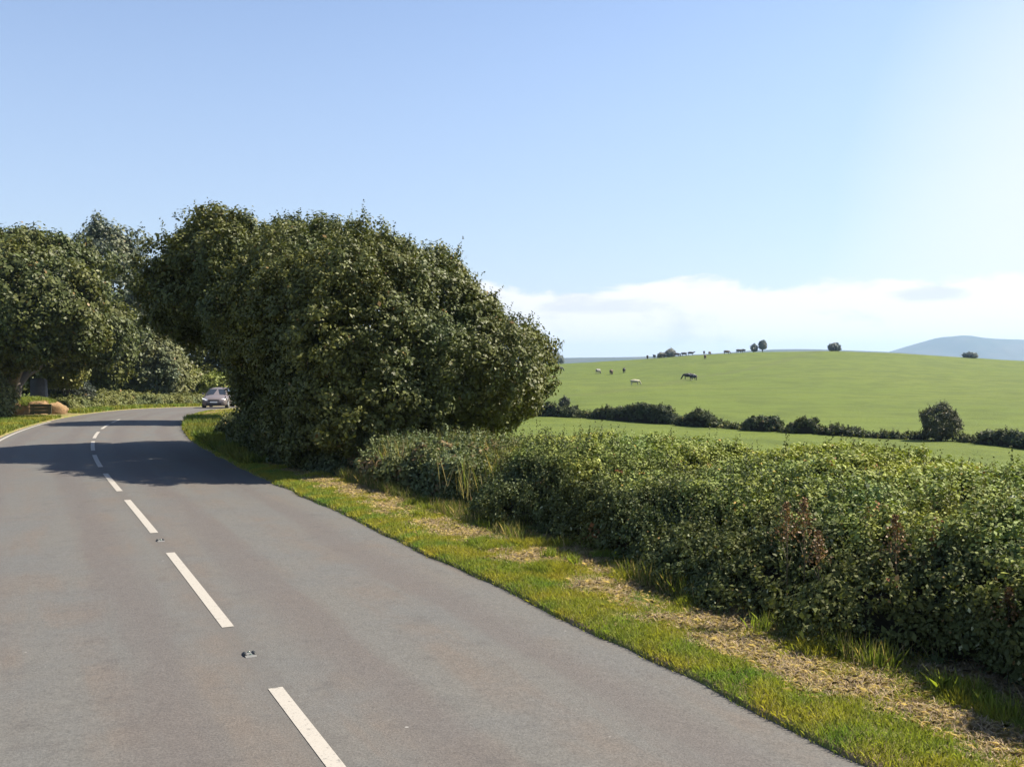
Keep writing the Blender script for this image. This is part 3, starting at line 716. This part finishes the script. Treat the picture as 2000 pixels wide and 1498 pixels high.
def side_grass(s0, s1, n, o0, o1, hh, wid, basec, name='verge_grass', label=None):
    s = rng.random(n) * (s1 - s0) + s0; o = rng.uniform(o0, o1, n); x, y = rp(s, o)
    z = zr(y) + .04; f = fbm(s * .8, o * .8)
    c = np.array(basec) * rng.uniform(.6, 1.35, n)[:, None] * (1 + (f - .5)[:, None] * np.array([1.2, .3, 0]))
    me = blades(np.stack([x, y, z], 1), hh * rng.uniform(.4, 1.3, n), wid * rng.uniform(.6, 1.3, n), rng.uniform(.1, .8, n), c, name)
    return tag(link_mesh(name, me, M_GRASS), label or 'bright green verge grass on the left side of the road', 'grass', kind='stuff')
side_grass(s_at_y(26), s_at_y(50), 26000, -5.6, -3.1, .16, .035, (.17, .195, .035))
side_grass(s_at_y(56), s_at_y(84) + 14, 30000, -6.2, -3.1, .25, .06, (.19, .205, .04), label='sunlit strip of grass round the outside of the far bend')
side_grass(s_at_y(22), s_at_y(46), 22000, 3.1, 4.6, .28, .03, (.14, .155, .035), label='longer verge grass at the foot of the huge bush')

def foot_grass(s0, s1, n):
    s = rng.random(n) * (s1 - s0) + s0; o = 4.25 + np.abs(rng.normal(0, .33, n)); f = fbm(s * 1.3 + 5, o * .5, 0, 3)
    k = rng.random(n) < sst(.40, .62, f); s, o, f = s[k], o[k], f[k]; n = len(s)
    x, y = rp(s, o); z = zr(y) + .08
    dry = rng.random(n) < .3
    c = np.where(dry[:, None], np.array([.34, .26, .14]), np.array([.14, .165, .035])) * rng.uniform(.55, 1.3, n)[:, None]
    me = blades(np.stack([x, y, z], 1), rng.uniform(.06, .24, n) * (.6 + f), .006 * rng.uniform(.6, 1.4, n), rng.uniform(.1, .6, n), c, 'long_grass')
    tag(link_mesh('long_grass', me, M_GRASS), 'long half-dry grass growing along the foot of the near hedge', 'grass', kind='stuff')
foot_grass(s_at_y(4), s_at_y(20), 16000)
def tall_grass(s0, s1, n):
    s = rng.random(n) * (s1 - s0) + s0; o = rng.uniform(4.6, 7.6, n); x, y = rp(s, o); z = zr(y) + .25 + .25 * rng.random(n)
    k = rng.random(n) < sst(.35, .6, fbm(s * .9, o * .9, 3)); s, x, y, z = s[k], x[k], y[k], z[k]; n = len(s)
    dry = rng.random(n) < .6
    c = np.where(dry[:, None], np.array([.30, .24, .13]), np.array([.16, .19, .05])) * rng.uniform(.6, 1.3, n)[:, None]
    me = blades(np.stack([x, y, z], 1), rng.uniform(.35, .75, n), .010 * rng.uniform(.6, 1.4, n), rng.uniform(.05, .5, n), c, 'tall_grass')
    tag(link_mesh('tall_grass', me, M_GRASS), 'pale tall seeding grass between the long hedge and the huge bush', 'grass', kind='stuff')
tall_grass(s_at_y(13.5), s_at_y(22.5), 9000)
# upright grass tufts and dock plants at the foot of the hedge
def tuft(px, Y, h, label, n=26, colr=(.19, .225, .04)):
    x = (px - 1000) / F * Y; z = float(zr(np.array(Y))) + .09
    r_ = rng.normal(0, .05, (n, 2)); P = np.stack([r_[:, 0], r_[:, 1], 0 * r_[:, 0]], 1)
    c = np.array(colr) * rng.uniform(.6, 1.3, n)[:, None]
    me = blades(P, h * rng.uniform(.5, 1.1, n), .011 * rng.uniform(.7, 1.4, n), rng.uniform(.05, .7, n), c, 'grass_tuft')
    o = link_mesh('grass_tuft', me, M_GRASS); o.location = (x, Y, z)
    return tag(o, label, 'grass tuft', 'grass tufts at the foot of the hedge')
for px, Y, h, lb in [(1490, 9.05, .24, 'upright grass tuft at the hedge foot below the left rusty dock stalks'), (1655, 8.25, .22, 'grass tuft left of the pair in the lower right, against the dark hedge foot'),
                     (1728, 7.95, .26, 'tall bright grass tuft at the dark hedge foot, middle of the lower right row'), (1850, 7.4, .26, 'wide bright green tuft at the hedge foot in the lower right'),
                     (1925, 7.1, .18, 'thin grass tuft at the hedge foot between the wide tuft and the picture edge'), (1965, 6.9, .22, 'rightmost grass tuft at the hedge foot, by the picture edge'),
                     (1075, 12.3, .22, 'broad bright tuft where the verge bulges toward the hedge'), (1120, 11.9, .22, 'bright green tuft at the right end of the verge bulge')]:
    tuft(px, Y - .22, h * .78, lb, n=70)

M_DOCK = simple('dock_stem', (.06, .05, .025), .9, var=.4, scale=60)
def dock(px, Y, h, zb, label):
    x = (px - 1000) / F * Y
    root = empty('dock_plant', (x, Y, zb), label, 'weed', 'rusty dock plants in the front of the hedge')
    paths = [[(0, 0, 0, .006), (.01, 0, h * .5, .005), (.0, .01, h, .003)]]
    for k in range(5):
        a = k * 2.1; q = .45 + .1 * k
        paths.append([(0, 0, h * q, .004), (.05 * math.cos(a), .05 * math.sin(a), h * (q + .12), .002)])
    link_mesh('stem', tube_mesh('stem', paths, 5), M_DOCK, root)
    n = 240; t = rng.random(n) ** .7; rad = .07 * (1.15 - t)
    P = np.stack([rng.normal(0, 1, n) * rad, rng.normal(0, 1, n) * rad, h * (.66 + .36 * t)], 1)
    c = np.array([.16, .092, .042]) * rng.uniform(.5, 1.4, n)[:, None]
    link_mesh('foliage', np_mesh('foliage', leaf_quads(P, rand_unit(n), np.full(n, .022), 1.2), 4, c), M_LEAF, root)  # the brown seed heads, built from small leaf quads
    return root
for px, Y, h, lb in [(1538, 9.05, 1.12, 'taller rusty brown dock stalk left of centre in the front of the near hedge'), (1572, 8.95, 1.18, 'rusty dock stalk with full head, right of the pair'),
                     (1600, 8.7, .92, 'short rusty dock stalk below the pair, in the dark hedge front'), (1752, 8.3, 1.12, 'tall narrow orange-brown dock stalk in the hedge front right of the others'),
                     (1975, 7.25, .75, 'small rusty dock stalk near the right edge of the picture')]:
    dock(px, Y, h, float(zr(np.array(Y))) + .08, lb)

# ------------------------------------------------------------------ road studs
M_IRON = simple('cast_iron', (.03, .032, .032), .6, .3, var=.3, scale=40)
M_RUBBER = simple('stud_rubber', (.13, .13, .125), .7, var=.2, scale=40)
M_GLASS = simple('stud_lens', (.05, .09, .07), .15, spec=.8)
def stud(Y, label):
    s = s_at_y(Y); x, y = rp(s, 0.0); x, y = float(x), float(y); ang = math.atan2(*np.interp(s, CS, T[:, 1]).reshape(1), np.interp(s, CS, T[:, 0]))
    root = empty('road_stud', (x, y, float(zr(np.array(y))) + .036), label, 'road stud', 'reflective studs along the centre line', rz=ang)
    bm = bmesh.new()      # low cast housing with sloped ends
    pr = [(-.12, .001), (-.07, .016), (.07, .016), (.12, .001)]
    L_ = [bm.verts.new((a, -.065, z)) for a, z in pr]; R_ = [bm.verts.new((a, .065, z)) for a, z in pr]
    for k in range(3): bm.faces.new((L_[k], L_[k + 1], R_[k + 1], R_[k]))
    bm.faces.new(L_[::-1]); bm.faces.new(R_); bm_obj('housing', bm, M_RUBBER, root, False)
    for sgn in (-1, 1):
        bm = bmesh.new(); bmesh.ops.create_cube(bm, size=1, matrix=Matrix.Translation((0, sgn * .052, .022)) @ Matrix.Diagonal((.13, .034, .022, 1)))
        bmesh.ops.bevel(bm, geom=bm.edges[:], offset=.006, segments=2, affect='EDGES'); bm_obj('rail', bm, M_IRON, root)
    for ex in (-1, 1):
        bm = bmesh.new(); bmesh.ops.create_uvsphere(bm, u_segments=12, v_segments=8, radius=.010, matrix=Matrix.Translation((ex * .055, 0, .02)) @ Matrix.Diagonal((.6, 2.2, 1, 1))); bm_obj('lens', bm, M_GLASS, root)
    root.scale = (.72, .72, .6)
    return root
stud(8.27, 'nearest reflective road stud in the gap between the two closest white dashes')
stud(13.55, 'further reflective road stud, in the second gap of the centre line')

# ------------------------------------------------------------------ earth bank, pillar and board on the left
m, nt, b = new_mat('earth'); M_EARTH = m
tc = nt.nodes.new('ShaderNodeTexCoord'); e1 = noise_n(nt, tc.outputs['Object'], 3, 6, .65)
c = mixc(nt, maprange(nt, e1, .35, .65), (.26, .155, .075), (.18, .12, .06)); nt.links.new(c, b.inputs['Base Color']); b.inputs['Roughness'].default_value = .95
bp = nt.nodes.new('ShaderNodeBump'); bp.inputs['Strength'].default_value = .8; bp.inputs['Distance'].default_value = .1; nt.links.new(e1, bp.inputs['Height']); nt.links.new(bp.outputs[0], b.inputs['Normal'])
ex, ey, ez = at(70, 53.3)
u_, v_ = np.meshgrid(np.linspace(0, 2 * math.pi, 49), np.linspace(0, 1, 17))
rr = (1 - v_ ** 2); hh = np.sin(v_ * math.pi / 2)
XX = np.cos(u_) * 1.4 * np.sqrt(np.clip(1 - v_ ** 2.4, 0, 1)); YY = np.sin(u_) * 1.2 * np.sqrt(np.clip(1 - v_ ** 2.4, 0, 1)); ZZ = v_ ** .8 * 1.0 - .1
kk = 1 + (fbm(XX * 1.6 + 9, YY * 1.6, ZZ * 1.6) - .5) * 1.1
earth_root = empty('earth_bank', (ex - .15, ey, ez), 'orange-brown bare earth bank with grass on top at the left of the bend', 'bank')
link_mesh('soil', grid_mesh('soil', XX * kk, YY * kk, ZZ * (.85 + .15 * kk)), M_EARTH, earth_root)
n = 5200; a = rng.random(n) * 6.283; r_ = np.sqrt(rng.random(n)) * .95
P = np.stack([np.cos(a) * r_ * 1.25, np.sin(a) * r_, .8 * (1 - .35 * r_ ** 2)], 1)
link_mesh('grass_top', blades(P, .26 * rng.uniform(.4, 1.3, n), .04 * rng.uniform(.6, 1.3, n), rng.uniform(.1, .8, n), np.array([.2, .24, .06]) * rng.uniform(.6, 1.3, n)[:, None], 'grass_top'), M_GRASS, earth_root)
M_STONE = simple('pillar_stone', (.10, .10, .105), .9, var=.3, scale=5, bump=.6)
px_, py_, pz_ = at(76, 56.5)
bm = bmesh.new(); bmesh.ops.create_cube(bm, size=1, matrix=Matrix.Translation((0, 0, 1.05)) @ Matrix.Diagonal((.9, .6, 2.1, 1)))
bmesh.ops.bevel(bm, geom=bm.edges[:], offset=.08, segments=3, affect='EDGES')
for v in bm.verts:
    k = 1 - .13 * (v.co.z / 2.1); v.co.x *= k; v.co.y *= k
    nn = mnoise.noise_vector(v.co * 2.3) * .05; v.co += nn
o = bm_obj('stone_pillar', bm, M_STONE); o.location = (px_, py_, pz_ - .05)
tag(o, 'rough grey stone gate pillar behind the orange earth bank', 'pillar')
M_BOARD = simple('dark_board', (.05, .05, .025), .8, var=.3, scale=10)
bx_, by_, bz_ = at(79, 52.0)
rb = empty('timber_barrier', (bx_, by_, bz_), 'low dark olive timber board on short posts in front of the earth bank', 'barrier')
for k in range(3):
    bm = bmesh.new(); bmesh.ops.create_cube(bm, size=1, matrix=Matrix.Translation((0, 0, .22 + .17 * k)) @ Matrix.Diagonal((1.15, .045, .16, 1)))
    bmesh.ops.bevel(bm, geom=bm.edges[:], offset=.008, segments=1, affect='EDGES'); bm_obj('plank', bm, M_BOARD, rb, False)
for sx in (-.42, .42):
    bm = bmesh.new(); bmesh.ops.create_cube(bm, size=1, matrix=Matrix.Translation((sx, .06, .28)) @ Matrix.Diagonal((.09, .07, .62, 1)))
    bmesh.ops.bevel(bm, geom=bm.edges[:], offset=.01, segments=1, affect='EDGES'); bm_obj('post', bm, M_BOARD, rb, False)

# ------------------------------------------------------------------ car
M_CAR = simple('car_paint', (.17, .145, .14), .3, .25, var=.03)
M_WIN = simple('car_glass', (.02, .025, .03), .08, spec=.9)
M_TYRE = simple('tyre', (.02, .02, .02), .85)
M_RIM = simple('rim', (.45, .45, .46), .35, .8)
M_LAMP = simple('lamp_glass', (.85, .87, .88), .12, spec=.9)
M_BLACK = simple('black_plastic', (.025, .025, .028), .5)
M_PLATE = simple('plate', (.8, .8, .78), .5)
def car(x, y, z, rz):
    root = empty('car', (x, y, z), 'pale silver-pink hatchback car coming round the bend, half hidden by the arching tree', 'car', rz=rz)
    # sections along the length: front at +X.  (x, half width at sill, at belt, belt z, roof half width, roof z, bottom z)
    S = [(2.02, .60, .62, .62, .50, .64, .30), (1.94, .80, .80, .70, .62, .73, .22), (1.55, .86, .86, .80, .68, .86, .20), (.95, .87, .88, .90, .70, .97, .20),
         (.30, .88, .88, .93, .60, 1.38, .20), (-.10, .88, .88, .94, .59, 1.47, .20), (-.90, .88, .88, .95, .58, 1.47, .20), (-1.55, .87, .86, .95, .55, 1.38, .22), (-1.95, .82, .80, .92, .60, 1.00, .26), (-2.05, .70, .72, .75, .55, .80, .34)]
    bm = bmesh.new(); rings = []
    for (sx, ws, wb, zb, wr, zr_, z0) in S:
        pts = [(-ws * .9, z0), (-ws, z0 + .12), (-wb, zb - .12), (-wb * .97, zb), (-wr, zr_ - .05), (-wr * .7, zr_), (0, zr_ + .02), (wr * .7, zr_), (wr, zr_ - .05), (wb * .97, zb), (wb, zb - .12), (ws, z0 + .12), (ws * .9, z0)]
        rings.append([bm.verts.new((sx, a, b_)) for a, b_ in pts])
    for r0, r1 in zip(rings, rings[1:]):
        k = len(r0)
        for j in range(k): bm.faces.new((r0[j], r0[(j + 1) % k], r1[(j + 1) % k], r1[j]))
    bm.faces.new(rings[0][::-1]); bm.faces.new(rings[-1]); bmesh.ops.recalc_face_normals(bm, faces=bm.faces[:])
    body = bm_obj('body', bm, M_CAR, root)
    def panel(name, pts, mat, par=root, th=.012, off=(0, 0, 0)):
        bm = bmesh.new(); vs = [bm.verts.new(Vector(p) + Vector(off)) for p in pts]; f = bm.faces.new(vs); bm.normal_update()
        r = bmesh.ops.extrude_face_region(bm, geom=[f]); nrm = f.normal.copy()
        for g_ in r['geom']:
            if isinstance(g_, bmesh.types.BMVert): g_.co += nrm * th
        bmesh.ops.recalc_face_normals(bm, faces=bm.faces[:]); return bm_obj(name, bm, mat, par, False)
    panel('windscreen', [(.92, -.66, 1.0), (.92, .66, 1.0), (.33, .54, 1.38), (.33, -.54, 1.38)], M_WIN, th=.03)
    panel('rear_window', [(-1.62, -.5, 1.36), (-1.62, .5, 1.36), (-1.95, .56, 1.02), (-1.95, -.56, 1.02)], M_WIN, th=.03)
    for sg in (-1, 1):
        y1 = .865 * sg; y2 = .62 * sg
        panel('side_window', [(.72, y1, .99), (-.30, y1, 1.0), (-.30, y2, 1.40), (.22, y2, 1.38)], M_WIN, th=.02 * sg)
        panel('side_window', [(-.38, y1, 1.0), (-1.50, y1 * .99, 1.0), (-1.30, y2, 1.38), (-.38, y2, 1.40)], M_WIN, th=.02 * sg)
        panel('headlight', [(1.99, .42 * sg, .60), (1.93, .78 * sg, .64), (1.80, .82 * sg, .78), (1.93, .46 * sg, .72)], M_LAMP, th=.03)
        panel('mirror', [(.72, .90 * sg, .98), (.72, 1.04 * sg, 1.0), (.72, 1.04 * sg, 1.12), (.72, .90 * sg, 1.10)], M_CAR, th=.10)
        for wx in (1.28, -1.28):
            wr_ = empty('wheel', (wx, .80 * sg, .31)); wr_.parent = root; del wr_
    for o in [c for c in root.children if c.name.startswith('wheel')]:
        bm = bmesh.new(); bmesh.ops.create_cone(bm, cap_ends=True, segments=28, radius1=.31, radius2=.31, depth=.2, matrix=Matrix.Rotation(R(90), 4, 'X')); bmesh.ops.bevel(bm, geom=[e for e in bm.edges if e.calc_length() < .09 and False], offset=.01); bm_obj('tyre', bm, M_TYRE, o)
        sg = 1 if o.location.y > 0 else -1
        bm = bmesh.new(); bmesh.ops.create_cone(bm, cap_ends=True, segments=10, radius1=.20, radius2=.17, depth=.03, matrix=Matrix.Translation((0, .11 * sg, 0)) @ Matrix.Rotation(R(90 * -sg), 4, 'X')); bm_obj('rim', bm, M_RIM, o, False)
    panel('grille', [(2.03, -.38, .56), (2.03, .38, .56), (2.03, .36, .66), (2.03, -.36, .66)], M_BLACK, th=.02)
    panel('lower_grille', [(2.03, -.55, .28), (2.03, .55, .28), (2.03, .5, .44), (2.03, -.5, .44)], M_BLACK, th=.025)
    panel('number_plate', [(2.05, -.26, .45), (2.05, .26, .45), (2.05, .26, .55), (2.05, -.26, .55)], M_PLATE, th=.015)
    return root
cs_ = s_at_y(72); cx, cy = rp(cs_, 1.55); cx, cy = float(cx), float(cy)
tx_, ty_ = float(np.interp(cs_, CS, T[:, 0])), float(np.interp(cs_, CS, T[:, 1]))
car(cx, cy, float(zr(np.array(cy))) + .03, math.atan2(-ty_, -tx_) + R(6))

# ------------------------------------------------------------------ cows
def skin_mesh(name, V, E, rad, sub=2):
    me = bpy.data.meshes.new(name); me.from_pydata(V, E, []); o = bpy.data.objects.new(name, me); col.objects.link(o)
    sk = o.modifiers.new('s', 'SKIN'); sk.use_smooth_shade = True
    for i, r_ in enumerate(rad):
        me.skin_vertices[0].data[i].radius = r_ if isinstance(r_, tuple) else (r_, r_)
    me.skin_vertices[0].data[0].use_root = True
    su_ = o.modifiers.new('b', 'SUBSURF'); su_.levels = sub; su_.render_levels = sub
    dg = bpy.context.evaluated_depsgraph_get(); m2 = bpy.data.meshes.new_from_object(o.evaluated_get(dg))
    bpy.data.objects.remove(o); m2.name = name
    return m2
def cow_mesh(graze):
    hd = [(1.02, 0, 1.12), (1.25, 0, .72 if graze else 1.32), (1.42, 0, .34 if graze else 1.42), (1.60, 0, .12 if graze else 1.24)]
    V = [(0, 0, 1.0), (.45, 0, .98), (.78, 0, 1.04), hd[0], hd[1], hd[2], hd[3], (-.45, 0, 1.02), (-.80, 0, 1.10), (-.98, 0, 1.12), (-1.04, 0, .75), (-1.02, 0, .45)]
    V = [(a, b_, c_ * .94) for a, b_, c_ in V]
    E = [(0, 1), (1, 2), (2, 3), (3, 4), (4, 5), (5, 6), (0, 7), (7, 8), (8, 9), (9, 10), (10, 11)]
    r_ = [.43, .40, .34, .22, .15, .135, .09, .43, .34, .14, .03, .05]
    for sy in (-1, 1):
        b0 = len(V); V += [(.68, .17 * sy, .72), (.70, .18 * sy, .38), (.69, .18 * sy, .05)]; r_ += [.12, .065, .06]; E += [(2, b0), (b0, b0 + 1), (b0 + 1, b0 + 2)]
        b0 = len(V); V += [(-.72, .18 * sy, .78), (-.62, .19 * sy, .58), (-.80, .19 * sy, .36), (-.76, .19 * sy, .05)]; r_ += [.17, .10, .06, .06]; E += [(8, b0), (b0, b0 + 1), (b0 + 1, b0 + 2), (b0 + 2, b0 + 3)]
        b0 = len(V); h = V[5]; V += [(h[0] - .05, .2 * sy, h[2] + .06)]; r_ += [.04]; E += [(5, b0)]
    return skin_mesh('cow', V, E, r_, 1)
def hide(name, a, b_, th):
    m, nt, bs = new_mat(name); tc = nt.nodes.new('ShaderNodeTexCoord')
    f = maprange(nt, noise_n(nt, tc.outputs['Object'], 1.6, 2, .4), th, th + .03)
    nt.links.new(mixc(nt, f, a, b_), bs.inputs['Base Color']); bs.inputs['Roughness'].default_value = .8; return m
H_BLACK = hide('black_hide', (.018, .017, .016), (.03, .025, .02), .5)
H_BROWN = hide('brown_hide', (.09, .055, .03), (.06, .04, .025), .5)
H_PIED = hide('pied_hide', (.02, .02, .02), (.40, .39, .36), .52)
H_CREAM = hide('cream_hide', (.33, .31, .22), (.27, .25, .17), .55)
H_GREY = hide('grey_hide', (.20, .19, .17), (.12, .12, .11), .5)
base_graze, base_stand = cow_mesh(True), cow_mesh(False)
variants = {}
def cow(px, Y, face, kind, matl, label, sc_=.88):
    key = (kind, matl.name)
    if key not in variants:
        me = (base_graze if kind == 'graze' else base_stand).copy(); me.name = 'cow'; me.materials.clear(); me.materials.append(matl); variants[key] = me
    x, y, z = at(px, Y)
    o = bpy.data.objects.new('cow', variants[key]); col.objects.link(o); o.location = (x, y, z + .02); o.rotation_euler.z = R(face); o.scale = (sc_, sc_, sc_)
    return tag(o, label, 'cow', 'cattle grazing on the hill')
cow(1092, 240, 20, 'graze', H_BLACK, 'dark cow just right of the huge bush, leftmost of the herd')
cow(1168, 215, 60, 'graze', H_GREY, 'small greyish cow, left of the row of three in mid slope')
cow(1194, 208, 75, 'graze', H_BROWN, 'brown cow seen end-on, middle of the row of three in mid slope')
cow(1219, 214, 80, 'stand', H_BLACK, 'black cow seen end-on, right of the row of three in mid slope')
cow(1240, 160, 10, 'graze', H_CREAM, 'cream coloured cow, lowest of the animals left of the pied cow', .72)
cow(1345, 176, 175, 'graze', H_BLACK, 'black cow right behind the black and white cow, near the middle of the slope')
cow(1354, 171, 120, 'stand', H_PIED, 'black and white cow nearest to us in the middle of the slope')
cow(1377, 272, 85, 'stand', H_BROWN, 'brown cow just below the crest, alone under the crest cattle')
cow(1375, 302, 80, 'stand', H_BLACK, 'dark cow standing end-on upon the crest, above the brown cow')
cow(1264.5, 298, 80, 'graze', H_BLACK, 'leftmost black cow on the skyline')
cow(1278, 298, 100, 'stand', H_BLACK, 'black cow on the skyline, second from the left, head up')
cow(1322, 299, 15, 'graze', H_BLACK, 'black cow on the skyline just right of the pale bush')
cow(1336, 299, 190, 'graze', H_BLACK, 'black cow on the skyline, left of a close pair')
cow(1349, 301, 0, 'stand', H_BLACK, 'black cow on the skyline, right of a close pair')
cow(1419, 296, 5, 'graze', H_BROWN, 'brown grazing cow on the skyline left of the two slim trees')
cow(1443, 302, 10, 'graze', H_BLACK, 'dark grazing cow on the skyline nearest to the two slim trees, left one')
cow(1450, 303, 170, 'graze', H_BLACK, 'dark grazing cow on the skyline nearest to the two slim trees, right one')
cow(1296, 299, 170, 'graze', H_BLACK, 'black cow half in front of the pale grey bush on the skyline')
cow(1386, 297, 60, 'graze', H_BROWN, 'brown cow on the skyline, between the close pair and the lone grazing brown cow', .8)
for me in (base_graze, base_stand): bpy.data.meshes.remove(me)

# ------------------------------------------------------------------ haze
m = bpy.data.materials.new('haze_air'); m.use_nodes = True; nt = m.node_tree; nt.nodes.clear()
vo = nt.nodes.new('ShaderNodeVolumePrincipled'); vo.inputs['Density'].default_value = 0.00014; vo.inputs['Color'].default_value = (.50, .72, 1, 1); vo.inputs['Anisotropy'].default_value = 0.3
ou = nt.nodes.new('ShaderNodeOutputMaterial'); nt.links.new(vo.outputs[0], ou.inputs['Volume'])
bm = bmesh.new(); bmesh.ops.create_cube(bm, size=1, matrix=Matrix.Translation((0, 4500, 60)) @ Matrix.Diagonal((14400, 9400, 190, 1)))
HAZE = bm_obj('haze', bm, m, None, False); tag(HAZE, kind='stuff')
print('tris approx', sum(len(o.data.polygons) for o in bpy.data.objects if o.type == 'MESH'))
